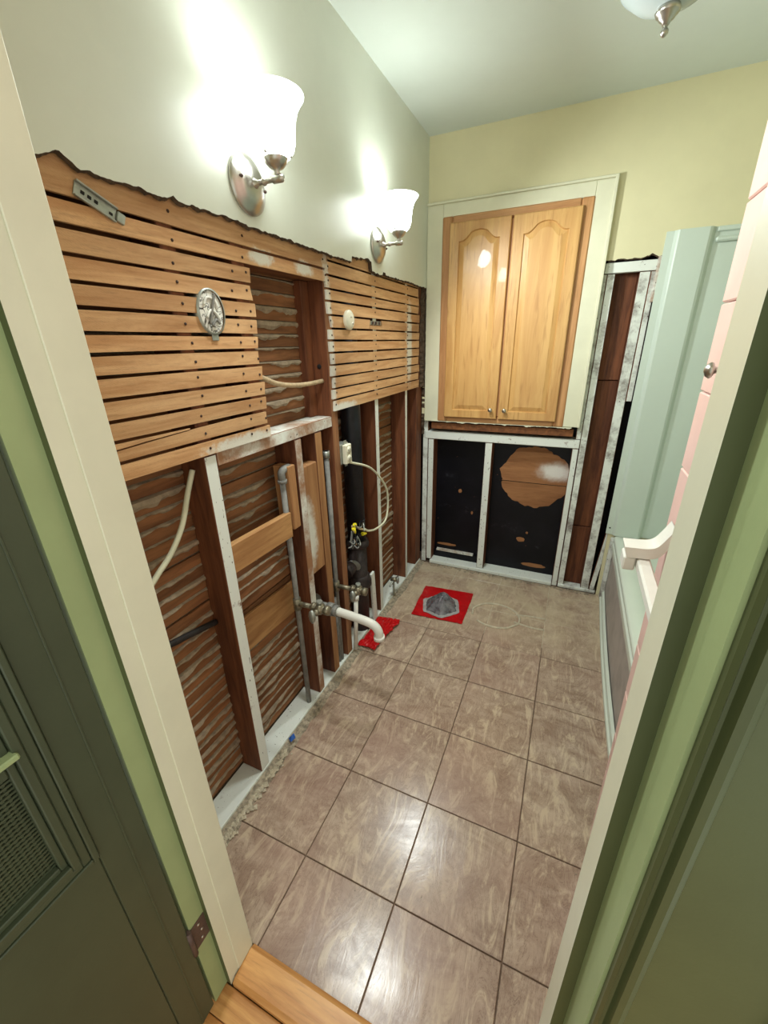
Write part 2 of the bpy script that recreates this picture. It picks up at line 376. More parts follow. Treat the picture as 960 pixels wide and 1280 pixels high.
wl = mk('wall_left', b, ['wall', 'torn'], label='left wall stripped to lath and studs below a torn plaster edge', cat='wall', kind='structure', origin=(XS, 1.4, 0))
b = bm_(); box(b, XBL - .04, XBL - .014, 0.25, 2.72, -.05, ZC, 0); mk('far_side_plaster', b, 'plaster', wl)
b = bm_(); box(b, -1.0, XF, 0.262, YD, 0, ZC, 0)
mk('wall_end_post', b, 'framing', wl)
# lath
LT = [1.803, 1.752, 1.708, 1.664, 1.620, 1.577, 1.533, 1.494, 1.451, 1.406, 1.362, 1.320, 1.275, 1.232]
def lath(y0, y1, z0, z1, mat='lath', top=None, bot=None, x0=XS + .0005, th=0.0075, parent=None, name='lath', rag=True):
    b = bm_(); n = max(2, int((y1 - y0) / 0.12)); prev = None; sd = random.random() * 50
    for i in range(n + 1):
        y = y0 + (y1 - y0) * i / n; w0 = 0.0016 * nz(y * 6, sd); w1 = 0.0016 * nz(y * 6, sd + 9); dx = 0.0012 * nz(y * 4, sd + 3)
        ya = y + (random.uniform(-.006, .006) if rag and i in (0, n) else 0); yb = y + (random.uniform(-.006, .006) if rag and i in (0, n) else 0)
        z1_ = z1 if top is None else top(y); z0_ = z0 if bot is None else min(bot(y), z1_ - .003)
        cur = [b.verts.new(c) for c in ((x0, ya, z0_ + w0), (x0 + th + dx, ya, z0_ + w0), (x0 + th + dx, yb, z1_ + w1), (x0, yb, z1_ + w1))]
        if prev:
            for k in range(4): b.faces.new((prev[k], cur[k], cur[(k + 1) % 4], prev[(k + 1) % 4]))
        else: b.faces.new(cur[::-1])
        prev = cur
    b.faces.new(prev)
    return mk(name, b, mat, parent or wl)
for i in range(13):
    zt, zb = LT[i] - 0.0045, LT[i + 1] + 0.0035
    if i == 0: lath(0.372, 1.462, zb, 1.815)
    elif i == 1: lath(0.372, 1.452, zb + .002, zt)
    elif i == 11:
        m = lambda y: zb + (zt - zb) * (min(1, .45 + .55 * max(0, (y - .40) / .42)))
        lath(0.372, 1.036, zb, zt, top=lambda y: m(y) - .0015); lath(0.372, 0.74, zt - .012, zt, top=lambda y: zt, bot=lambda y: m(y) + .0025)
    else: lath(0.372, 1.04 + random.uniform(-.004, .004), zb, zt)
LR = [1.783, 1.737, 1.693, 1.653, 1.606, 1.560, 1.517, 1.474, 1.430, 1.385, 1.340, 1.298, 1.250]
lath(1.466, 2.455, LR[0] + .0035, 1.835)
for i in range(12):
    zt, zb = LR[i] - 0.004, LR[i + 1] + 0.0035
    if i == 4:
        lath(1.466, 1.80, zb, zt); lath(1.80, 1.935, zb, zb + .016, rag=False); lath(1.935, 2.455, zb, zt)
    else: lath(1.448, 2.455 + random.uniform(-.01, .01), zb, zt)
# nail heads
b = bm_()
for i in range(13):
    z = (LT[i] + LT[i + 1]) / 2
    for yy in (0.79, 0.965, 1.025) if i > 1 else (0.79, 1.025, 1.44):
        yy += random.uniform(-.008, .008); z2 = z + random.uniform(-.006, .006)
        lathe(b, [(0, .0006), (.0035, .0004), (.0038, -.001)], (XS + .009, yy, z2), 'x', 6)
    z = (LR[min(i, 11)] + LR[min(i, 11) + 1]) / 2
    for yy in (1.47, 1.86, 2.27):
        lathe(b, [(0, .0006), (.0035, .0004), (.0038, -.001)], (XS + .009, yy + random.uniform(-.008, .008), z + random.uniform(-.006, .006)), 'x', 6)
mk('nail_heads', b, 'nail', wl, kind='stuff')
# far-side lath with plaster keys
bays = [(0.372, 0.772), (0.815, 1.172), (1.212, 1.303), (1.35, 1.437), (1.487, 1.845), (1.885, 2.25), (2.285, 2.45)]
z = 0.03; gi = 0
while z < 1.80:
    h = 0.0355 + random.uniform(-.002, .002)
    lath(0.372, 2.55, z, z + h, 'back_lath', x0=XBL - 0.008, th=0.008, name='far_side_lath', rag=False)
    g = z + h + 0.004
    for (y0, y1) in (bays if g < 1.19 else [(1.04, 1.437)] if 1.24 < g < 1.72 else []):
        if random.random() < 0.1 and g < 1.19: continue
        b = bm_(); n = max(6, int((y1 - y0) / 0.012)); prev = None; sd = random.random() * 90
        hang = random.choice([0.0, 0.002, 0.005, 0.009, 0.013])
        for i in range(n + 1):
            y = y0 + 0.002 + (y1 - y0 - 0.004) * i / n
            drop = max(0.0, hang + 0.020 * nz(y * 9, sd) + 0.009 * nz(y * 30, sd + 5) + 0.004 * nz(y * 90, sd))
            bul = 0.003 + 0.5 * drop * (0.5 + 0.5 * nz(y * 9, sd + 2) ** 2)
            cur = [b.verts.new(c) for c in ((XBL - .004, y, g + .003), (XBL + bul, y, g - 0.001), (XBL + bul * 1.15 + .001, y, g - drop * .6 - .001), (XBL + .0015, y, g - drop - .003), (XBL - .004, y, g - drop - .002))]
            if prev:
                for k in range(5): b.faces.new((prev[k], cur[k], cur[(k + 1) % 5], prev[(k + 1) % 5]))
            prev = cur
        mk('plaster_key', b, 'plaster', wl)
    z += h + 0.008
# framing
def stud(y0, y1, z0, z1, name='stud', front='white_worn', depth=0.092, parent=None, side='framing', xf=XS, lean=0):
    b = bm_(); v = box(b, xf - depth, xf, y0, y1, z0, z1, 0, {'+x': 1}, bev=0.002)
    if lean:
        for q in b.verts: q.co.y += lean * (q.co.z - z0) / (z1 - z0)
    return mk(name, b, [side, front], parent or wl)
stud(0.760, 0.803, 0.022, 1.231, lean=0.012)
stud(1.168, 1.208, 0.022, 1.193, front='white_brown', lean=0.006)
stud(1.303, 1.350, 0.022, 1.193, front='fresh_z')
stud(1.436, 1.484, 0.022, ZC, front='framing_pale')
stud(1.845, 1.886, 0.022, 1.80)
stud(2.252, 2.286, 0.022, 1.80, front='white_worn')
stud(2.445, 2.545, 0.022, 1.80, front='framing')
stud(0.985, 1.033, 1.237, ZC, front='framing')
stud(0.765, 0.808, 1.237, 1.80, front='framing')
b = bm_(); box(b, XS - .092, XS, 0.816, 1.435, 1.195, 1.236, 0, {'+x': 1, '+z': 1}, bev=.002); mk('header', b, ['framing_y', 'white_brown'], wl)
b = bm_(); box(b, XS - .092, XS, 1.035, 1.435, 1.718, 1.758, 0, bev=.002); mk('header', b, ['framing_y'], wl)
b = bm_(); box(b, XBL + .001, XBL + 0.03, 1.385, 1.435, 1.238, 1.716, 0, bev=.001); mk('corner_batten', b, ['framing'], wl)
for (y0, y1) in [(0.372, 2.545)]:
    b = bm_(); box(b, XS - .092, XS + .002, y0, y1, 0.0, 0.021, 0, bev=.002); mk('sole_plate', b, 'sole', wl)
# blocking
b = bm_(); box(b, XS - .026, XS - .003, 0.800, 1.112, 0.849, 0.945, bev=.002, rot=(math.radians(-1.2), 'X')); mk('blocking', b, 'fresh', wl, label='tan pine board nailed across the stud bay')
b = bm_(); box(b, XBL + .007, XBL + .020, 0.817, 1.166, 0.472, 0.615, bev=.002, rot=(math.radians(-2.5), 'X')); mk('backing_board', b, 'fresh', wl, label='wide tan board low in the stud bay')
b = bm_(); box(b, XS - .07, XS - .004, 1.126, 1.167, 0.866, 1.108, bev=.002); mk('blocking', b, 'fresh_z', wl)
b = bm_(); box(b, XS - .045, XS - .001, 1.210, 1.302, 0.625, 1.085, bev=.003); mk('blocking', b, 'fresh_z', wl, label='tan pine board between two studs with white overspray')
# crumbled plaster corner beside the back wall
b = bm_(); prev = None
for i in range(150):
    zq = 0.95 + i * 0.0058; t = 2.462 + 0.012 * nz(zq * 30, 3) + .008 * nz(zq * 90, 7)
    cur = [b.verts.new(c) for c in ((XF - .004 + .004 * nz(zq * 50, 1), 2.543, zq), (XF - .006 + .005 * nz(zq * 60, 5), t + .05 + .03 * (zq < 1.25), zq), (XS + .003, t + .03 + .05 * (zq < 1.25), zq))]
    if prev:
        for k in range(2): b.faces.new((prev[k], cur[k], cur[k + 1], prev[k + 1]))
    prev = cur
mk('crumbled_corner', b, 'torn', wl)

# ------------------------------------------------------------------ back wall
def tear_back(x):
    if x < -0.735: return 1.045
    if x < -0.045: return 2.10
    if x < 0.055: return 1.05
    if x < 0.305: return 1.852 + 0.004 * nz(x * 60, 2) + 0.003 * nz(x * 140, 4) + (0.014 * max(0, 1 - abs(x - .25) / .03))
    return 0.0
b = bm_(); ts = []
x = -0.872
while x < XR: ts.append(x); x += 0.006
for e_ in (-0.735, -0.045, 0.055, 0.305): ts += [e_ - 1e-4, e_ + 1e-4]
ts.sort()
torn_sheet(b, ts, tear_back, ZC, YF, YS + .002, 'x')
wb = mk('wall_back', b, ['wall_yellow', 'torn'], label='back wall opened to white-sprayed studs below the oak cabinet', cat='wall', kind='structure', origin=(0, YS, 0))
def bstud(x0, x1, z0, z1, front='white_dirty', name='stud', yf=YS, depth=0.09, lean=0, side='framing', bev=.002):
    b = bm_(); box(b, x0, x1, yf, yf + depth, z0, z1, 0, {'-y': 1}, bev=bev)
    if lean:
        for q in b.verts: q.co.x += lean * (q.co.z - z0) / (z1 - z0)
    return mk(name, b, [side, front], wb)
bstud(-0.868, -0.832, 0.0, 1.04, 'white_dirty'); bstud(-0.830, -0.792, 0.026, 0.918, 'white_worn')
bstud(-0.457, -0.413, 0.026, 0.918, 'white_worn')
bstud(0.042, 0.074, 0.0, 0.918, 'white_worn', yf=YS - .002); bstud(0.077, 0.112, 0.0, 1.795, 'white_dirty')
bstud(0.050, 0.0765, 0.972, 1.795, 'white_dirty'); bstud(0.213, 0.260, 0.0, 1.795, 'white_dirty', lean=0.002)
bstud(0.263, 0.290, 1.19, 1.795, 'white_dirty')
bstud(0.262, 0.290, 0.021, 0.445, 'white_dirty', name='short_board', depth=.02, lean=0.036, yf=2.552)
b = bm_(); box(b, 0.062, 0.282, YS - .006, YS + .03, 1.797, 1.842, 0, bev=.002); mk('header', b, 'white_worn', wb)
b = bm_(); box(b, 0.281, 0.314, YS - .016, YS + .01, 1.66, 1.853, 0, bev=.003); mk('scrap_block', b, 'white_brown', wb)
b = bm_(); box(b, -0.852, 0.075, YS - .004, YS + .085, 0.920, 0.970, 0, bev=.003); mk('header', b, 'white_worn', wb)
b = bm_(); box(b, -0.805, 0.033, YS - .022, YS + .05, 0.990, 1.030, 0, bev=.002); mk('ledge_board', b, 'framing_y', wb)
b = bm_(); box(b, -0.80, 0.04, YS - .015, YS + .09, 0.0, 0.024, 0, bev=.003); mk('sole_plate', b, 'sole', wb)
for x0, x1 in ((-0.792, -0.457), (-0.413, 0.044)):
    b = bm_(); box(b, x0, x1, 2.645, 2.66, 0.024, 0.92, 0); mk('tar_board', b, 'tar', wb, label='black tarred board behind the studs')
def ragged_disc(cx, cz, rx, rz, y, th, n=48, sd=0, amp=.05, xmax=9, zmin=-9, zmax=9):
    b = bm_(); A = []; B = []
    for k in range(n):
        a = 2 * math.pi * k / n; r = 1 + amp * nz(math.cos(a) * 3, math.sin(a) * 3, sd) + amp * .5 * nz(math.cos(a) * 9, math.sin(a) * 9, sd)
        x = min(cx + rx * r * math.cos(a), xmax); z = min(max(cz + rz * r * math.sin(a), zmin), zmax)
        A.append(b.verts.new((x, y - th, z))); B.append(b.verts.new((x, y, z)))
    b.faces.new(A)
    for k in range(n): b.faces.new((A[k], A[(k + 1) % n], B[(k + 1) % n], B[k]))
    bmesh.ops.remove_doubles(b, verts=b.verts, dist=1e-6)
    return b
mk('bare_board', ragged_disc(-.150, .70, .205, .195, 2.645, .003, sd=1, n=72, amp=.09, xmax=.043, zmin=.662), 'patch', wb, label='round bare brown wood patch in the black board')
mk('bare_board', ragged_disc(-.150, .70, .205, .20, 2.645, .0018, sd=1, n=72, amp=.09, xmax=.043, zmax=.657), 'patch', wb)
for (cx, cz, rx, rz, sd) in ((-.62, .55, .012, .014, 3), (-.53, .40, .007, .012, 4), (-.70, .125, .07, .010, 5), (-.19, .255, .026, .016, 6), (-.09, .075, .08, .014, 7), (-.155, .31, .008, .008, 8)):
    mk('torn_paper', ragged_disc(cx, cz, rx, rz, 2.645, .003, 20, sd, .25), 'patch', wb)
b = bm_(); box(b, -0.792, -0.457, 2.625, 2.644, 0.024, 0.075); mk('bottom_rail', b, 'tar', wb)
b = bm_(); box(b, -0.77, -0.50, 2.618, 2.643, 0.0755, 0.088); mk('batten', b, 'white_brown', wb)
for z0, z1 in ((0.0, 0.42), (0.424, 1.29), (1.294, 1.80)):
    b = bm_(); box(b, 0.110, 0.214, 2.615 + (.006 if z0 == .424 else 0), 2.64, z0, z1, bev=.002); mk('sheathing_board', b, 'framing', wb)
b = bm_(); box(b, -1.0, XR + .1, 2.70, 2.72, -.05, ZC); mk('light_block_sheet', b, 'tar', wb)  # unseen sheet added behind the wall, stops light leaking in
b = bm_(); box(b, 0.08, 0.30, YS - .01, YS + .05, 0.0, 0.02, bev=.003); mk('sole_plate', b, 'white_dirty', wb)

# ------------------------------------------------------------------ cabinet casing (trim) and oak cabinet
cs = thing('trim_2', (-.4, YF, 1.04), 'flat cream casing boards around the oak wall cabinet', 'casing', kind='structure')
def bxo(name, mats, parent, *a, bev=.002, **k):
    b = bm_(); box(b, *a, bev=bev); return mk(name, b, mats, parent, **k)
bxo('casing_board', 'trim', cs, -0.849, -0.760, YF - .019, YF + .004, 1.040, 2.178)
bxo('casing_board', 'trim', cs, -0.028, 0.058, YF - .019, YF + .004, 1.046, 2.178)
bxo('casing_board', 'trim', cs, -0.7595, -0.0285, YF - .019, YF + .004, 2.118, 2.178)
bxo('back_band', 'trim', cs, 0.046, 0.060, YF - .028, YF - .0185, 1.046, 2.190); bxo('back_band', 'trim', cs, -0.849, 0.060, YF - .027, YF - .0185, 2.1785, 2.190)
cab = thing('wall_cabinet', (-.394, YF, 1.045), 'honey oak built-in wall cabinet with two arched raised-panel doors', 'cabinet')
b = bm_(); box(b, -0.735, -0.050, YF + .01, 2.695, 1.055, 2.10)
mk('cabinet_box', b, 'oak', cab)
FY = YF - .024
def frame_piece(x0, x1, z0, z1, mat, ch=.006):
    b = bm_(); box(b, x0, x1, FY, YF + .02, z0, z1, bev=ch); mk('face_frame', b, mat, cab)
frame_piece(-0.762, -0.706, 1.044, 2.120, 'oak_frame'); frame_piece(-0.082, -0.026, 1.044, 2.120, 'oak_frame')
frame_piece(-0.7055, -0.0825, 2.078, 2.120, 'oak_frame_x'); frame_piece(-0.7055, -0.0825, 1.044, 1.084, 'oak_frame_x'); frame_piece(-0.415, -0.370, 1.0845, 2.0775, 'oak_frame')
b = bm_(); prev = None
for k in range(140):
    x = -0.80 + k * 0.0059; h = .002 + max(0, .009 * nz(k * .23, 2) + .004 * nz(k * .9, 5))
    cur = [b.verts.new(c) for c in ((x, FY - .001, 1.0437), (x, FY - .001, 1.0435 - h), (x, YF + .012, 1.0435 - h * .6), (x, YF + .012, 1.0437))]
    if prev:
        for q in range(4): b.faces.new((prev[q], cur[q], cur[(q + 1) % 4], prev[(q + 1) % 4]))
    prev = cur
mk('chipped_paint_edge', b, 'trim', cab)
def arch_outline(x0, x1, z0, zs, zp, n=28):
    P = [(x0, z0), (x1, z0)]; P += [(x1, z0 + (zs - z0) * k / 6) for k in range(1, 7)]
    for k in range(1, n):
        u = k / n; v = min(max((u - .09) / .82, 0), 1); s = math.sin(math.pi * v) ** 0.75 if 0 < v < 1 else 0; s = s * min(1, .25 + 3 * min(v, 1 - v))
        P.append((x1 + (x0 - x1) * u, zs + (zp - zs) * s))
    P += [(x0, zs - (zs - z0) * k / 6) for k in range(0, 6)]
    return P
def inset(P, d, x0, x1, z0, zp):
    cx, cz = (x0 + x1) / 2, (z0 + zp) / 2; sx = 1 - 2 * d / (x1 - x0); sz = 1 - 2 * d / (zp - z0)
    return [(cx + (p[0] - cx) * sx, cz + (p[1] - cz) * sz) for p in P]
def cab_door(x0, x1, z0, z1, knob_x, side):
    yf = FY - .019; yb = FY - .0005; st = .052
    ix0, ix1, iz0, izs, izp = x0 + st, x1 - st, z0 + .045, z1 - .086, z1 - .040
    P = arch_outline(ix0, ix1, iz0, izs, izp)
    b = bm_(); n = len(P)
    # outer rectangle parametrised to match the inner outline
    O = []
    for (x, z) in P:
        cx, cz = (ix0 + ix1) / 2, (iz0 + izp) / 2
        if z <= iz0 + 1e-6: O.append((x0 if x < cx else x1, z0))
        elif abs(x - ix0) < 1e-6: O.append((x0, z0 + (z1 - z0) * (z - iz0) / (izs - iz0)))
        elif abs(x - ix1) < 1e-6: O.append((x1, z0 + (z1 - z0) * (z - iz0) / (izs - iz0)))
        else: O.append((x0 + (x1 - x0) * (x - ix0) / (ix1 - ix0), z1))
    e = .004
    rings = [[(x, yb, z) for x, z in O], [(x, yf + e, z) for x, z in O],
             [(min(max(x, x0 + e), x1 - e), yf, min(max(z, z0 + e), z1 - e)) for x, z in O],
             [(x, yf, z) for x, z in P], [(x, yf + .009, z) for x, z in inset(P, .004, ix0, ix1, iz0, izp)]]
    V = [[b.verts.new(c) for c in r] for r in rings]
    for a, c in zip(V, V[1:]):
        for k in range(n): b.faces.new((a[k], a[(k + 1) % n], c[(k + 1) % n], c[k]))
    b.faces.new(V[0][::-1])
    d = mk('cabinet_door', b, 'oak', cab)
    b = bm_(); rings = [[(x, yf + .009, z) for x, z in inset(P, .0035, ix0, ix1, iz0, izp)], [(x, yf + .008, z) for x, z in inset(P, .008, ix0, ix1, iz0, izp)], [(x, yf + .001, z) for x, z in inset(P, .030, ix0, ix1, iz0, izp)]]
    V = [[b.verts.new(c) for c in r] for r in rings]
    for a, c in zip(V, V[1:]):
        for k in range(n): b.faces.new((a[k], a[(k + 1) % n], c[(k + 1) % n], c[k]))
    b.faces.new(V[-1]); mk('raised_panel', b, 'oak_pale', d)
    b = bm_(); lathe(b, [(.0075, 0), (.006, .003), (.0045, .010), (.009, .015), (.0125, .020), (.0115, .025), (.006, .028), (0, .0285)], (knob_x, yf, 1.128), 'y', 16); mk('knob', b, 'nickel', d)
cab_door(-0.716, -0.398, 1.074, 2.084, -0.431, 0); cab_door(-0.386, -0.070, 1.074, 2.084, -0.351, 1)

# ------------------------------------------------------------------ bathtub and surround
X0 = 0.335
def bow(y): return -0.014 * math.sin(math.pi * min(1, max(0, (y - 1.02) / 1.5)))
tub = thing('bathtub', (0.70, 1.78, 0), 'white alcove bathtub with dull apron along the right wall', 'bathtub')
Y0, Y1 = 1.02, 2.530; RZ = 0.43
def rrect(x0, x1, y0, y1, r, n=6):
    P = []
    for cx, cy, a0 in ((x1 - r, y0 + r, -90), (x1 - r, y1 - r, 0), (x0 + r, y1 - r, 90), (x0 + r, y0 + r, 180)):
        for k in range(n + 1):
            a = math.radians(a0 + 90 * k / n); P.append((cx + r * math.cos(a), cy + r * math.sin(a)))
    return P
b = bm_()
spec = [((X0 + .006, 1.095, Y0, Y1, .02), RZ - .03), ((X0, 1.095, Y0, Y1, .02), RZ - .022), ((X0, 1.095, Y0, Y1, .03), RZ - .006), ((X0 + .006, 1.09, Y0 + .005, Y1 - .005, .03), RZ),
        ((X0 + .085, 1.03, Y0 + .10, Y1 - .09, .12), RZ - .003), ((X0 + .095, 1.02, Y0 + .11, Y1 - .10, .12), RZ - .015), ((X0 + .14, .98, Y0 + .16, Y1 - .22, .14), .12), ((X0 + .19, .93, Y0 + .22, Y1 - .29, .12), .075)]
V = [[b.verts.new((x, y, z)) for x, y in rrect(*s)] for s, z in spec]
for a, c in zip(V, V[1:]):
    for k in range(len(a)):
        f = b.faces.new((a[k], a[(k + 1) % len(a)], c[(k + 1) % len(c)], c[k])); f.smooth = True
b.faces.new(V[-1]); mk('basin', b, 'tub', tub)
def swept_y(name, prof, mat, y0=Y0, y1=Y1, n=24, kb=1.0):
    b = bm_(); prev = None
    for i in range(n + 1):
        y = y0 + (y1 - y0) * i / n
        cur = [b.verts.new((x + bow(y) * kb * wgt, y, z)) for x, z, wgt in prof]
        if prev:
            for k in range(len(prof)): 
                f = b.faces.new((prev[k], cur[k], cur[(k + 1) % len(prof)], prev[(k + 1) % len(prof)]))
        else: b.faces.new(cur[::-1])
        prev = cur
    b.faces.new(prev); return mk(name, b, mat, tub)
swept_y('apron', [(X0 + .012, RZ - .03, 0), (X0 + .012, .05, .8), (X0 + .008, 0, 1), (X0 + .05, 0, 1), (X0 + .05, RZ - .03, 0)], 'apron')
swept_y('base_trim', [(X0 - .010, 0.0, 1), (X0 - .010, .018, 1), (X0 - .002, .022, 1), (X0 - .002, .055, 1), (X0 + .010, .062, 1), (X0 + .010, 0, 1)], 'tub')
swept_y('apron_bead', [(X0 - .001, RZ - .075, .1), (X0 - .001, RZ - .045, .1), (X0 + .013, RZ - .035, 0), (X0 + .013, RZ - .08, 0)], 'tub')
b = bm_(); box(b, X0 - .012, X0 + .012, Y1 - .035, Y1 + .015, 0, RZ - .02, bev=.005); mk('end_trim', b, 'white_dirty', tub)
# surround panel on the back wall
sur = thing('tub_surround', (0.7, YF, RZ), 'glossy white tub surround panel on the back wall', 'tub surround')
b = bm_()
pr = [(0.292, 2.5445), (0.292, 2.537), (0.322, 2.534), (0.334, 2.519), (0.340, 2.516), (0.452, 2.516), (0.462, 2.521), (0.478, 2.541), (1.098, 2.541), (1.098, 2.5445)]
va = [b.verts.new((x, y, RZ + .001)) for x, y in pr]; vb = [b.verts.new((x, y, 1.945)) for x, y in pr]
for i in range(len(pr)): b.faces.new((va[i], va[(i + 1) % len(pr)], vb[(i + 1) % len(pr)], vb[i]))
b.faces.new(va[::-1]); b.faces.new(vb); bmesh.ops.recalc_face_normals(b, faces=b.faces)
mk('end_panel', b, 'surround', sur)
bxo('top_ledge', 'surround', sur, 0.482, 1.098, 2.520, 2.5405, 1.885, 1.905, bev=.006); bxo('top_ledge', 'surround', sur, 0.482, 1.098, 2.530, 2.5405, 1.925, 1.945, bev=.004)
b = bm_(); lathe(b, [(0, .003), (.004, .002), (.0045, 0)], (.308, 2.535, .47), 'y', 10); mk('screw', b, 'dark', sur)
b = bm_(); box(b, 1.082, 1.098, 1.03, 2.51, RZ + .001, 1.945, bev=.004); mk('long_panel', b, 'surround', sur)
# ------------------------------------------------------------------ door frame, casing, door
XJL, XJR, YST, YH = -0.590, 0.090, 0.290, 0.252
fr = thing('trim_1', (-.25, .31, 0), 'cream and sage painted door frame around the doorway', 'door frame', kind='structure')
for nm, xa, xb, xr, YST_, YH_ in (('l', XJL, -0.626, XJL - .014, YST, YH), ('r', XJR, 0.126, XJR + .014, .318, .262)):
    b = bm_(); box(b, min(xb, xr), max(xb, xr), YH_, YD, 0, 2.06, 0, bev=0); mk('jamb', b, 'green', fr)
    b = bm_(); s = 1 if nm == 'l' else -1
    box(b, min(xa, xr) - (0 if nm == 'l' else 0), max(xa, xr), YST_, YD, 0.0, 2.046, 0, {'-y': 1}); mk('door_stop', b, ['trim', 'green_casing'], fr)  # hall-side face takes the darker sage, its shade put into the paint
b = bm_(); box(b, XJL - .0005, XJL + .003, 0.318, YD - .0005, 0.012, 2.04, bev=.0012); mk('jamb_liner', b, 'trim', fr)
b = bm_(); box(b, -0.626, 0.126, YH, YD, 2.061, 2.10); mk('head_jamb', b, 'green', fr)
b = bm_(); box(b, XJL + .0005, XJR - .0005, YST, YD, 2.047, 2.06); mk('door_stop', b, 'trim', fr)
# moulded hall-side casing on the right (profile in x,y swept in z)
pr = [(0.107, .2515), (0.107, .2440), (0.1095, .2400), (0.1115, .2440), (0.1140, .2440), (0.1165, .2365), (0.1210, .2345), (0.1255, .2375), (0.1270, .2400), (0.2050, .2365), (0.2080, .2300), (0.2180, .2280), (0.2200, .2515)]
def casing(pr, z0, z1, name='hall_casing'):
    pr = [(x, y + .010) for x, y in pr]
    b = bm_(); va = [b.verts.new((x, y, z0)) for x, y in pr]; vb = [b.verts.new((x, y, z1)) for x, y in pr]
    for i in range(len(pr)): b.faces.new((va[i], va[(i + 1) % len(pr)], vb[(i + 1) % len(pr)], vb[i]))
    b.faces.new(va[::-1]); b.faces.new(vb); return mk(name, b, 'green_casing', fr)
casing(pr, -.012, 2.15)
b = bm_(); box(b, 0.2205, 0.9, YH, YH + .007, -.012, ZC); box(b, -1.0, -0.76, YH, YH + .007, -.012, ZC); box(b, -.76, .22, YH, YH + .007, 2.15, ZC)
mk('wall_hall', b, 'green_casing', label='sage green hall wall around the doorway', cat='wall', kind='structure')
# knob on the pink tile edge of the wing wall
kn = bm_()
prof = [(.009, 0), (.009, .002), (.006, .004), (.005, .010), (.0065, .013), (.0125, .016), (.0135, .019), (.010, .024), (.004, .027), (0, .0275)]
lathe(kn, [(r, -h) for r, h in prof], (XW + .0025, 0.894, 1.447), 'x', 18)
mk('robe_knob', kn, 'nickel', label='small nickel knob on the pink tiled wall edge', cat='knob')
# sage door standing open at the left
dr = thing('door_1', (XJL - .014, YH, 0), 'dark sage panel door standing open at the left', 'door', kind='structure')
xd = -0.602; xb = -0.640; dy1 = 0.246; dy0 = -0.42
def db(name, y0, y1, z0, z1, x1=xd, x0=xb, mat='green_door', bev=.002, parent=None):
    b = bm_(); box(b, x0, x1, y0, y1, z0, z1, bev=bev); return mk(name, b, mat, parent or dr)
py0, py1, pz0, pz1 = -0.33, 0.172, 0.742, 1.92
db('stile', py1 + .0005, dy1, 0.008, 2.04); db('stile', dy0, py0 - .0005, 0.008, 2.04)
db('rail', py0, py1, 0.008, pz0 - .0005); db('rail', py0, py1, pz1 + .0005, 2.04)
db('edge_bead', dy1 - .034, dy1 - .031, 0.01, 2.03, x1=xd + .0015, x0=xd - .004, bev=.0005)
# stepped moulding round the panel
for i, (w0, w1, h) in enumerate(((0.0, .009, .006), (.0095, .022, .003), (.0225, .034, .0055), (.0345, .044, -.002))):
    for (a0, a1, c0, c1) in ((py1 - w1, py1 - w0, pz0 + w0, pz1 - w0), (py0 + w0, py0 + w1, pz0 + w0, pz1 - w0), (py0 + w1, py1 - w1, pz0 + w0, pz0 + w1), (py0 + w1, py1 - w1, pz1 - w1, pz1 - w0)):
        db('panel_moulding', a0, a1, c0, c1, x1=xd + h, x0=xb + .005, bev=.0015)
# woven screen in the panel: thin strips in two directions over a dark backing
sy0, sy1, sz0, sz1 = py0 + .044, py1 - .044, pz0 + .044, 0.985
sc_ = db('screen_backing', sy0, sy1, sz0, sz1, x1=xd - .016, x0=xd - .020, mat='dark', bev=0)
b = bm_(); st = 0.0072
yy = sy0 + .001
while yy < sy1 - .004: box(b, xd - .0155, xd - .012, yy, yy + .0036, sz0, sz1); yy += st
z = sz0 + .001
while z < sz1 - .004: box(b, xd - .0135, xd - .0105, sy0, sy1, z, z + .0036); z += st
mk('woven_strips', b, 'green_door', sc_, kind='stuff')
db('screen_top_rail', sy0, sy1 - .0005, 0.9855, 1.012, x1=xd - .002, x0=xd - .02)
db('ledge', sy0, py1 - .03, 1.0125, 1.022, x1=xd + .012, x0=xd - .02, mat='green')
db('upper_panel', sy0, sy1, 1.0225, pz1 - .044, x1=xd - .012, x0=xd - .02)
# hinge
for hz in (0.285, 1.72):
    hg = bm_(); tube(hg, [(xd - .001, YH - .004, hz - .045), (xd - .001, YH - .004, hz + .045)], .006, 10); hk = mk('hinge', hg, 'hinge', dr)
    b = bm_(); box(b, XJL - .0145, XJL - .0125, YH + .002, YST - .001, hz - .04, hz + .04, bev=.0004); mk('hinge_leaf', b, 'hinge', hk)
    for q in (-.025, 0, .025):
        b = bm_(); lathe(b, [(.0035, 0), (.003, .001), (0, .0013)], (XJL - .0125, YH + .02 + .004 * (q == 0), hz + q), 'x', 8); mk('screw', b, 'nickel', hk)

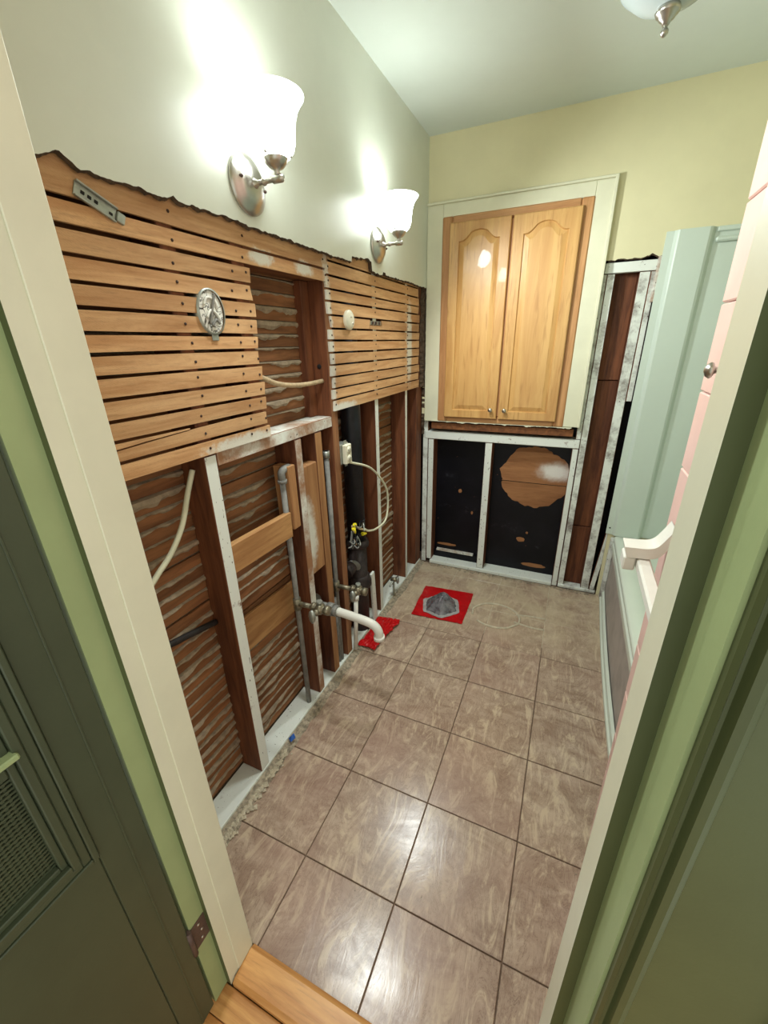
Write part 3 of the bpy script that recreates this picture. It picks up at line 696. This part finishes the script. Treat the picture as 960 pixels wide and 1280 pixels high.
# ------------------------------------------------------------------ sconces
def sconce(yc, zc, label):
    t = thing('wall_sconce', (XF, yc, zc - .07), label, 'sconce', 'nickel bell-shade wall sconces')
    b = bm_(); lathe(b, [(.062, -.001), (.066, .003), (.066, .007), (.060, .010), (.058, .013), (.052, .015), (.046, .022), (.034, .027), (.016, .030), (0, .031)], (XF, yc, zc), 'x', 36, sx=1.0, sy=1.02); mk('backplate', b, 'nickel', t)
    for s in (-1, 1):
        b = bm_(); lathe(b, [(.004, 0), (.004, .008), (.0025, .010), (0, .0105)], (XF + .018, yc + s * .044, zc + s * -.006), 'x', 10); mk('screw', b, 'hinge', t)
    xe = XF + .100; b = bm_()
    lathe(b, [(.014, .026), (.011, .032), (.006, .040), (.006, .052), (.009, .055), (.009, .060), (.006, .063), (.006, .084), (.0095, .087), (.0095, .113), (.007, .117), (0, .119)], (XF, yc, zc), 'x', 14); mk('arm', b, 'nickel', t)
    b = bm_(); lathe(b, [(0, -.002), (.006, 0), (.008, .008), (.007, .014), (.018, .020), (.026, .028), (.030, .036), (.031, .050), (.028, .050), (.026, .034), (0, .030)], (xe, yc, zc + .002), 'z', 24); mk('cup', b, 'nickel', t)
    for q in range(3):
        a = q * 2.094 + .5; b = bm_(); tube(b, [(xe + .029 * math.cos(a), yc + .029 * math.sin(a), zc + .044), (xe + .040 * math.cos(a), yc + .040 * math.sin(a), zc + .044)], .003, 8); mk('thumb_screw', b, 'nickel', t)
    pr = [(.026, .036), (.036, .041), (.046, .053), (.051, .068), (.053, .088), (.056, .112), (.063, .133), (.072, .147), (.079, .155), (.080, .158)]
    pi = [(r - .003, h + .001) for r, h in pr[::-1]]
    b = bm_(); lathe(b, pr + pi, (xe, yc, zc + .002), 'z', 32); sh = mk('shade', b, 'shade', t, label='glowing frosted bell glass')
    b = bm_(); lathe(b, [(0, .048), (.014, .050), (.016, .070), (.026, .088), (.028, .100), (.022, .115), (.010, .122), (0, .123)], (xe, yc, zc + .002), 'z', 16); mk('bulb', b, 'bulb', t)
    ld = bpy.data.lights.new('sconce_fill_spot', 'SPOT'); ld.energy = SPOT_W; ld.color = LIGHT_C; ld.spot_size = math.radians(176); ld.spot_blend = 0.6; ld.shadow_soft_size = 0.05  # added spot outside the glass, fills the room and spares the wall
    lo = bpy.data.objects.new('sconce_fill_spot', ld); COL.objects.link(lo); lo.parent = t; lo.location = Vector((xe + .085, yc, zc + .12)) - WLOC[t.name]
    lo.rotation_euler = Vector((1, 0, -.9)).to_track_quat('-Z', 'Y').to_euler()
    return t
sconce(1.052, 1.890, 'larger-looking nickel sconce with lit bell shade nearest the doorway')
sconce(1.862, 1.890, 'nickel sconce with lit bell shade near the back corner')
# ceiling light (off)
cl = thing('ceiling_light', (.088, 1.6, ZC), 'white glass bowl ceiling light with nickel finial', 'ceiling light')
o = (.088, 1.6, 0)
b = bm_(); lathe(b, [(0, 2.480), (.075, 2.480), (.078, 2.470), (.070, 2.455), (.02, 2.45), (.012, 2.44), (.012, 2.27), (0, 2.27)], o, 'z', 28); mk('canopy', b, 'nickel', cl)
b = bm_(); lathe(b, [(.012, 2.262), (.04, 2.266), (.08, 2.285), (.115, 2.315), (.138, 2.352), (.150, 2.39), (.155, 2.402), (.150, 2.402), (.132, 2.354), (.11, 2.321), (.076, 2.291), (.04, 2.272), (.012, 2.268)], o, 'z', 36); mk('glass_bowl', b, 'bowl', cl)
b = bm_(); lathe(b, [(.010, 2.268), (.026, 2.264), (.029, 2.258), (.026, 2.252), (.020, 2.248), (.018, 2.243), (.010, 2.238), (.008, 2.232), (0, 2.231)], o, 'z', 20); fc = mk('finial_cap', b, 'nickel', cl)
b = bm_(); lathe(b, [(.006, 2.232), (.005, 2.227), (.009, 2.222), (.009, 2.216), (.005, 2.211), (0, 2.208)], o, 'z', 14); mk('finial', b, 'nickel', fc)

# ------------------------------------------------------------------ electrical boxes, bracket, cables
jb = thing('junction_box', (XS, .873, 1.53), 'open round junction box with white plaster-caked wires in the lath', 'junction box')
b = bm_(); lathe(b, [(.046, .014), (.050, .014), (.050, -.03), (.046, -.03)], (XS, .873, 1.585), 'x', 28, sx=.88, sy=1.08); b.faces.ensure_lookup_table(); mk('rim', b, 'galv', jb)
b = bm_(); lathe(b, [(0, .0125), (.025, .0115), (.047, .0095)], (XS, .873, 1.585), 'x', 28, sx=.87, sy=1.06); mk('plaster_fill', b, 'caked', jb)
for i, (pts, m) in enumerate((([(.85, 1.60), (.862, 1.617), (.885, 1.612), (.893, 1.596)], 'pvc'), ([(.852, 1.571), (.866, 1.588), (.882, 1.583), (.895, 1.566)], 'pvc'), ([(.885, 1.626), (.876, 1.605), (.868, 1.583), (.858, 1.556)], 'pipe'), ([(.862, 1.552), (.876, 1.567), (.888, 1.558)], 'pipe'))):
    b = bm_(); tube(b, spline([(XS + .0135 + .002 * i, p[0], p[1]) for p in pts], 5), .0035, 7); mk('wire', b, m, jb)
b = bm_(); box(b, XS + .009, XS + .0125, .862, .884, 1.518, 1.535, bev=.001); mk('ear', b, 'galv', jb)
cv = thing('box_cover', (XS, 1.596, 1.55), 'round ivory blank cover on the lath right of the niche', 'box cover')
b = bm_(); lathe(b, [(.036, .007), (.037, .018), (.033, .022), (.02, .0245), (0, .0255)], (XS, 1.596, 1.593), 'x', 28); mk('plate', b, 'ivory', cv)
b = bm_(); lathe(b, [(.004, .0245), (.003, .027), (0, .0275)], (XS, 1.596, 1.605), 'x', 8); mk('screw', b, 'nickel', cv)
b = bm_(); lathe(b, [(.005, .0245), (.003, .027), (0, .0275)], (XS, 1.610, 1.58), 'x', 8); mk('screw', b, 'nickel', cv)
mb = thing('metal_bracket', (XS + .01, .632, 1.735), 'small galvanised steel bracket tilted across the top laths', 'bracket')
rz = math.radians(-22)
def rb(y0, y1, z0, z1, x0, x1, m, name, c=(XS, .632, 1.757)):
    b = bm_(); box(b, x0, x1, y0, y1, z0, z1, bev=.0006, rot=(rz, 'X', c)); return mk(name, b, m, mb)
rb(.592, .668, 1.744, 1.770, XS + .009, XS + .011, 'galv', 'plate'); rb(.592, .668, 1.768, 1.771, XS + .0115, XS + .017, 'galv', 'flange'); rb(.592, .668, 1.743, 1.746, XS + .0115, XS + .017, 'galv', 'flange')
for yy in (.603, .615, .627): rb(yy, yy + .007, 1.754, 1.760, XS + .0111, XS + .0118, 'dark', 'slot')
rb(.6685, .684, 1.748, 1.766, XS + .009, XS + .016, 'galv', 'tab'); rb(.655, .662, 1.752, 1.757, XS + .0111, XS + .0118, 'dark', 'slot')
ms = thing('mounting_strap', (XS, 1.868, 1.585), 'small dark metal strap set in a notched lath', 'strap')
b = bm_(); box(b, XS + .002, XS + .006, 1.808, 1.928, 1.582, 1.598, bev=.001); mk('strap', b, 'galv', ms)
for yy in (1.828, 1.862, 1.90): b = bm_(); box(b, XS + .0062, XS + .012, yy, yy + .01, 1.584, 1.596, bev=.001); mk('tooth', b, 'hinge', ms)
# receptacle box on the stud
oc = thing('outlet_box', (XS + .01, 1.53, 1.015), 'ivory duplex outlet in a metal box screwed to the stud', 'outlet')
b = bm_(); box(b, XS - .055, XS + .002, 1.486, 1.556, 1.020, 1.108, bev=.003); mk('metal_box', b, 'galv', oc)
b = bm_(); box(b, XS + .0022, XS + .022, 1.498, 1.548, 1.020, 1.104, bev=.003); rc = mk('receptacle', b, 'ivory', oc)
for zz in (1.042, 1.080):
    b = bm_(); lathe(b, [(.0165, 0), (.016, .003), (0, .0035)], (XS + .0215, 1.523, zz), 'x', 18); f_ = mk('socket_face', b, 'ivory', rc)
    for yy in (1.516, 1.530): b = bm_(); box(b, XS + .0245, XS + .0258, yy - .001, yy + .001, zz - .004, zz + .005); mk('slot', b, 'dark', rc)
for zz in (1.014, 1.112): b = bm_(); box(b, XS + .003, XS + .006, 1.512, 1.534, zz - .008, zz + .008, bev=.001); mk('ear', b, 'galv', oc)
def cable(name, pts, r, m, label, n=8):
    b = bm_(); tube(b, spline(pts, n), r, 8); return mk(name, b, m, label=label, cat='cable')
cable('cable', [(XS - .03, 1.545, 1.022), (XS - .01, 1.60, 1.0), (XS + .01, 1.76, .93), (XS + .02, 1.90, .80), (XS + .02, 1.935, .70), (XS + .02, 1.90, .60), (XS + .01, 1.80, .585), (XS + .012, 1.70, .615), (XS + .012, 1.655, .645)], .0055, 'cable', 'ivory cable looping from the outlet box down to the iron stack')
cable('cable', [(-.918, .765, 1.195), (-.917, .735, 1.14), (-.916, .695, 1.06), (-.92, .65, 1.0), (-.918, .60, .965), (-.914, .54, .93), (-.91, .45, .91)], .0075, 'cable', 'pale flat cable hanging slack in the stud bay beside the doorway')
cable('cable', [(-.955, 1.06, 1.43), (-.925, 1.10, 1.41), (-.915, 1.165, 1.385), (-.915, 1.25, 1.372), (-.915, 1.34, 1.368), (-.905, 1.434, 1.372)], .0085, 'cloth_cable', 'tan cloth-covered cable crossing the open niche')
cable('cable', [(-.945, .44, .765), (-.945, .56, .735), (-.945, .66, .712), (-.945, .757, .69)], .010, 'black_cable', 'short black armored cable low in the stud bay beside the doorway')
b = bm_()
for yy, zz in ((1.455, 1.398), (1.43, 1.40)): pass
lathe(b, [(0, .0008), (.009, .0006), (.0095, 0)], (-.915, 1.4352, 1.425), 'y', 14); mk('knot_hole', b, 'dark', wl)

# ------------------------------------------------------------------ plumbing
st_x, st_y = -.920, 1.675
sk = thing('drain_stack', (st_x, st_y, 0), 'black cast iron drain stack rising between the studs', 'drain pipe')
b = bm_(); tube(b, [(st_x, st_y, .56), (st_x, st_y, 1.80)], .046, 24); mk('vent_pipe', b, 'iron', sk)
b = bm_(); tube(b, [(st_x, st_y, .0), (st_x, st_y, .552)], .049, 24); mk('soil_pipe', b, 'iron_rust', sk)
b = bm_(); lathe(b, [(.049, .285), (.064, .292), (.068, .30), (.068, .325), (.060, .34), (.060, .355), (.049, .362)], (st_x, st_y, 0), 'z', 26); mk('hub', b, 'iron_rust', sk)
b = bm_(); lathe(b, [(.049, .53), (.060, .535), (.062, .55), (.058, .565), (.046, .57)], (st_x, st_y, 0), 'z', 26); mk('hub', b, 'iron_rust', sk)
b = bm_(); tube(b, spline([(st_x + .01, st_y - .02, .42), (st_x + .008, st_y - .08, .46), (st_x - .004, st_y - .13, .455), (-.938, 1.45, .445), (-.938, 1.22, .437)], 6), .024, 16); br = mk('branch', b, 'pipe', sk)
b = bm_(); tube(b, [(st_x + .01, st_y - .10, .462), (st_x + .01, st_y - .155, .452)], .036, 18); mk('collar', b, 'iron_rust', br)
# leftover wire ends with yellow wire nuts on the stack
wn = thing('wire_bundle', (XS, 1.62, .63), 'tangled wire ends with yellow wire nuts by the iron stack', 'wires')
rw = random.Random(3)
for i in range(16):
    p = [Vector((XS - .002 + rw.uniform(-.012, .012), 1.575 + rw.uniform(-.045, .04), .64 + rw.uniform(-.06, .05)))]
    for k in range(3): p.append(p[-1] + Vector((rw.uniform(-.02, .025), rw.uniform(-.04, .04), rw.uniform(-.035, .03))))
    b = bm_(); tube(b, spline(p, 5), .003, 6); mk('wire', b, rw.choice(['pipe', 'galv', 'iron', 'cloth_cable']), wn)
for c, d in (((XS, 1.565, .685), (.004, .01, -.03)), ((XS + .004, 1.645, .620), (.008, .03, -.008)), ((XS, 1.578, .700), (0, .012, -.022))):
    b = bm_(); c = Vector(c); d = Vector(d); tube(b, [c, c + d * .7, c + d], [.010, .007, .004], 10); mk('wire_nut', b, 'yellow', wn)
# supply risers with stub-outs and valves
def riser(x, y, ztop, label, zs, elbow, xn, name='supply_pipe'):
    t = thing(name, (x, y, .0), label, 'pipe')
    b = bm_(); tube(b, [(x, y, .0), (x, y, ztop)], .0105, 12); mk('riser', b, 'pipe', t)
    if elbow:
        b = bm_(); tube(b, spline([(x, y, ztop - .025), (x, y, ztop + .005), (x, y + .018, ztop + .014), (x, y + .045, ztop + .014)], 5), .0135, 12); mk('elbow', b, 'pipe', t)
        b = bm_(); tube(b, [(x, y, ztop - .032), (x, y, ztop - .02)], .017, 12); mk('collar', b, 'pipe', t)
    else:
        b = bm_(); tube(b, [(x, y, ztop - .03), (x, y, ztop)], .0145, 12); mk('cap', b, 'galv', t)
    b = bm_(); tube(b, [(x, y, zs - .025), (x, y, zs + .025)], .016, 12); mk('tee', b, 'brass', t)
    b = bm_(); tube(b, [(x, y, zs), (xn, y + .005, zs)], .0105, 12); mk('nipple', b, 'brass', t)
    return t
riser(-.896, 1.108, 1.085, 'grey supply riser with top elbow left of the valves', .545, True, -.827)
riser(-.893, 1.402, 1.10, 'grey capped supply riser between the paired studs', .455, False, -.812)
def valve(x, y, z, label):
    t = thing('shutoff_valve', (x, y, z - .02), label, 'valve')
    b = bm_(); lathe(b, [(.0, 0), (.019, 0), (.019, .013), (.014, .015), (.015, .023), (.023, .027), (.025, .037), (.023, .047), (.015, .051), (.014, .057), (.019, .059), (.019, .078), (0, .079)], (x, y, z), 'x', 8); mk('body', b, 'brass', t)
    b = bm_(); lathe(b, [(.010, .0), (.010, .022), (.013, .024), (.013, .034), (.006, .036), (.006, .050), (0, .050)], (x + .036, y, z), 'y', 12); mk('stem', b, 'brass', t)
    b = bm_(); lathe(b, [(0, .049), (.018, .049), (.026, .052), (.026, .060), (.016, .064), (0, .065)], (x + .036, y, z), 'y', 8, sx=.55, sy=1.15); mk('handle', b, 'galv', t)
    b = bm_(); tube(b, [(x + .036, y, z), (x + .036, y, z + .035)], .008, 10); mk('outlet', b, 'brass', t)
    b = bm_(); tube(b, [(x + .036, y, z + .022), (x + .036, y, z + .036)], .0125, 6); mk('nut', b, 'galv', t)
    return t
valve(-.828, 1.113, .545, 'tarnished shutoff valve on the stub of the elbowed riser')
valve(-.815, 1.407, .455, 'tarnished shutoff valve beside the iron stack')
# PVC trap arm
pv = thing('trap_arm', (-.72, 1.25, .38), 'white PVC drain arm with elbow sticking out between the studs', 'drain pipe')
b = bm_(); tube(b, [(-.925, 1.26, .437), (-.84, 1.255, .437)], .0215, 16); mk('iron_stub', b, 'pipe', pv)
b = bm_(); tube(b, [(-.85, 1.2555, .437), (-.82, 1.2535, .437)], .029, 10); tube(b, [(-.82, 1.2535, .437), (-.80, 1.252, .436)], .0255, 14); mk('coupling', b, 'pipe', pv)
b = bm_(); tube(b, spline([(-.80, 1.252, .436), (-.72, 1.249, .433), (-.655, 1.246, .428), (-.622, 1.245, .418), (-.605, 1.245, .395), (-.602, 1.245, .372)], 6), .0185, 16); mk('arm', b, 'pvc', pv)
b = bm_(); tube(b, [(-.602, 1.245, .372), (-.601, 1.245, .356)], .0235, 16); mk('slip_nut', b, 'pvc', pv)
# other stubs
def stub(name, p0, p1, r, m, label, cap=None):
    t = thing(name, (p0[0], p0[1], min(p0[2], p1[2])), label, 'pipe'); b = bm_(); tube(b, [p0, p1], r, 12); mk('tube', b, m, t)
    if cap: b = bm_(); d = (Vector(p1) - Vector(p0)).normalized(); tube(b, [Vector(p1) - d * .02, Vector(p1) + d * .004], r * 1.35, 10); mk('cap', b, cap, t)
stub('pipe_stub', (-.862, 1.495, .021), (-.857, 1.520, .33), .011, 'pvc', 'thin white vertical pipe beside the red sheet at the studs', 'pvc')
stub('pipe_stub', (-.895, 1.385, .021), (-.895, 1.380, .40), .010, 'pipe', 'short grey pipe at the foot of the paired studs')
b = bm_(); box(b, -.882, -.868, 1.735, 1.775, 0.021, .34, bev=.002, rot=(math.radians(4), 'X')); mk('wood_strip', b, 'white_worn', label='white-painted wood strip leaning beside the stack base', cat='wood strip')
t = thing('stop_valve', (-.862, 2.03, .021), 'small angle stop valve standing on the sole plate near the corner', 'valve')
b = bm_(); tube(b, [(-.868, 2.03, .021), (-.868, 2.03, .13)], .007, 10); mk('tube', b, 'galv', t)
b = bm_(); lathe(b, [(0, 0), (.013, 0), (.013, .04), (0, .04)], (-.885, 2.03, .135), 'x', 10); bd = mk('body', b, 'brass', t)
b = bm_(); lathe(b, [(0, .0), (.02, .0), (.023, .005), (.02, .010), (0, .011)], (-.845, 2.03, .135), 'x', 10, sx=.6, sy=1.1); mk('handle', b, 'galv', bd)
b = bm_(); tube(b, [(-.868, 1.97, .118), (-.868, 2.03, .130), (-.868, 2.10, .118)], .006, 8); mk('tube', b, 'galv', t)

# ------------------------------------------------------------------ red sheets and flange cover on the floor
def sheet(corners, label, amp=.004, n=22, sd=0, base=.003, mat='red', wob=.004):
    b = bm_(); c = [Vector((x, y, 0)) for x, y in corners]; V = []
    for i in range(n + 1):
        row = []
        for j in range(n + 1):
            u, v = i / n, j / n; p = c[0] * (1 - u) * (1 - v) + c[1] * u * (1 - v) + c[2] * u * v + c[3] * (1 - u) * v
            z = base + amp * abs(nz(p.x * 22, p.y * 22, sd)) + amp * .8 * abs(nz(p.x * 60, p.y * 60, sd + 3))
            if i in (0, n) or j in (0, n): p = p + Vector((nz(p.x * 40, p.y * 40, 1), nz(p.x * 40, p.y * 40, 5), 0)) * wob
            row.append(b.verts.new((p.x, p.y, z)))
        V.append(row)
    fs = [b.faces.new((V[i][j], V[i + 1][j], V[i + 1][j + 1], V[i][j + 1])) for i in range(n) for j in range(n)]
    r = bmesh.ops.extrude_face_region(b, geom=fs); bmesh.ops.translate(b, verts=[v for v in r['geom'] if isinstance(v, bmesh.types.BMVert)], vec=(0, 0, .0008))
    return mk('red_sheet', b, mat, label=label, cat='plastic sheet', group='red sheets over floor drains')
sheet([(-.722, 2.232), (-.407, 2.258), (-.403, 1.928), (-.704, 1.907)], 'flat red plastic sheet under the grey film cover', .0025)
sheet([(-.868, 1.80), (-.735, 1.815), (-.772, 1.535), (-.866, 1.53)], 'crumpled red plastic sheet against the studs below the white drain arm', .009, sd=4, base=.012, wob=.012)
fcv = thing('flange_cover', (-.54, 2.055, .004), 'peaked grey plastic film cover on the red sheet', 'drain cover')
def hexr(a): return math.cos(math.pi / 6) / math.cos(((a + .25) % (math.pi / 3)) - math.pi / 6)
def hexrings(prof, seg=36, amp=.05, lift=.0):
    b = bm_(); rings = []
    for ri, (r, h) in enumerate(prof):
        ring = []
        for k in range(seg):
            a = 2 * math.pi * k / seg; rr = r * hexr(a) * (1 + amp * nz(math.cos(a) * 3, math.sin(a) * 3, ri * .3))
            ring.append(b.verts.new((-.563 + rr * math.cos(a) + .12 * h, 2.048 + rr * math.sin(a) + .32 * h, .0072 + lift + h + (.006 * nz(math.cos(a) * 4, math.sin(a) * 4, ri) if 0 < h < .09 else 0))))
        rings.append(ring)
    for a, c in zip(rings, rings[1:]):
        for k in range(seg): b.faces.new((a[k], a[(k + 1) % seg], c[(k + 1) % seg], c[k]))
    return b, rings
b, rg = hexrings([(.126, 0), (.126, .0012), (.096, .0014), (.096, 0)]); mk('film_border', b, 'film_pale', fcv)
b, rg = hexrings([(.104, .0016), (.078, .024), (.052, .048), (.026, .070), (.004, .082)], amp=.10); b.faces.new(rg[-1]); mk('film_peak', b, 'film', fcv)
# mortar outline left by the old toilet
ml = thing('mortar_outline', (-.1, 2.08, 0), 'raised mortar ring and lines left on the tile floor', 'residue')
b = bm_(); tube(b, [(-.24 + .135 * math.cos(a) * (1 + .04 * nz(a * 3, 1)), 2.085 + .115 * math.sin(a), .0015) for a in [math.pi * 2 * k / 48 * .92 - 2.3 for k in range(49)]], .0065, 6); mk('ring', b, 'mortar', ml)
for q in ([(-.13, 2.135, .001), (-.04, 2.150, .001), (.03, 2.155, .001)], [(-.13, 2.06, .001), (-.03, 2.045, .001), (.03, 2.05, .001)]):
    b = bm_(); tube(b, spline(q, 6), .006, 6); mk('line', b, 'mortar', ml)

# ------------------------------------------------------------------ rubble along the walls
def rubble(name, fn, count, label, smin=.003, smax=.012, mat='rubble', sd=1):
    rr = random.Random(sd); b = bm_()
    for i in range(count):
        x, y, z = fn(rr); s = rr.uniform(smin, smax) * (rr.random() ** .6 + .3)
        vs = [b.verts.new((x + s * a * rr.uniform(.5, 1.2), y + s * c * rr.uniform(.5, 1.2), z + s * .7 * d * rr.uniform(.4, 1))) for a, c, d in ((1, 0, 0), (-1, 0, 0), (0, 1, 0), (0, -1, 0), (0, 0, 1), (0, 0, -.3))]
        for q in ((0, 2, 4), (2, 1, 4), (1, 3, 4), (3, 0, 4), (2, 0, 5), (1, 2, 5), (3, 1, 5), (0, 3, 5)): b.faces.new([vs[k] for k in q])
    return mk(name, b, mat, label=label, cat='rubble', kind='stuff')
def edge_left(r):
    y = .38 + (r.random() ** 1.2) * 2.1; return (-.862 + r.gauss(0, .009) + (.012 * r.random() if y < .6 else 0), y, .003)
rubble('plaster_rubble', edge_left, 1500, 'plaster crumbs along the left sole plate', .002, .010)
rubble('plaster_chunks', lambda r: (-.858 + abs(r.gauss(0, .014)), .38 + r.random() ** 1.5 * .5, .005), 260, 'pale plaster chunks beside the doorway jamb', .005, .014, 'mortar', 5)
rubble('plaster_crumbs', lambda r: (-.80 + r.random() * 1.1, 2.535 - abs(r.gauss(0, .012)), .003), 500, 'plaster crumbs along the back wall', .002, .008, 'rubble', 2)
rubble('floor_grit', lambda r: (-.8 + r.random() * 1.1, .5 + r.random() * 2.0, .001), 160, 'scattered grit on the floor tiles', .0006, .0025, 'rubble', 3)
# mortar bed strip at the tile edge
b = bm_(); prev = None
for i in range(220):
    y = .373 + i * (2.54 - .373) / 219; e1 = -.836 + .010 * nz(y * 14, 2) + .005 * nz(y * 50, 3)
    cur = [b.verts.new(c) for c in ((-.874, y, .012 + .004 * nz(y * 30, 7)), (-.858, y, .007 + .004 * nz(y * 44, 1)), (e1 - .006, y, .004), (e1, y, .0002), (-.874, y, -.004))]
    if prev:
        for k in range(5): b.faces.new((prev[k], cur[k], cur[(k + 1) % 5], prev[(k + 1) % 5]))
    prev = cur
mk('mortar_strip', b, 'rubble', floor)
# blue scrap
b = bm_(); vs = [b.verts.new(c) for c in ((-.868, .915, .0225), (-.848, .905, .0225), (-.842, .928, .024), (-.858, .94, .030), (-.856, .922, .036))]
for q in ((0, 1, 4), (1, 2, 4), (2, 3, 4), (3, 0, 4), (0, 3, 2, 1)): b.faces.new([vs[k] for k in q])
mk('blue_scrap', b, 'blue', label='small crumpled blue scrap on the sole plate', cat='scrap')
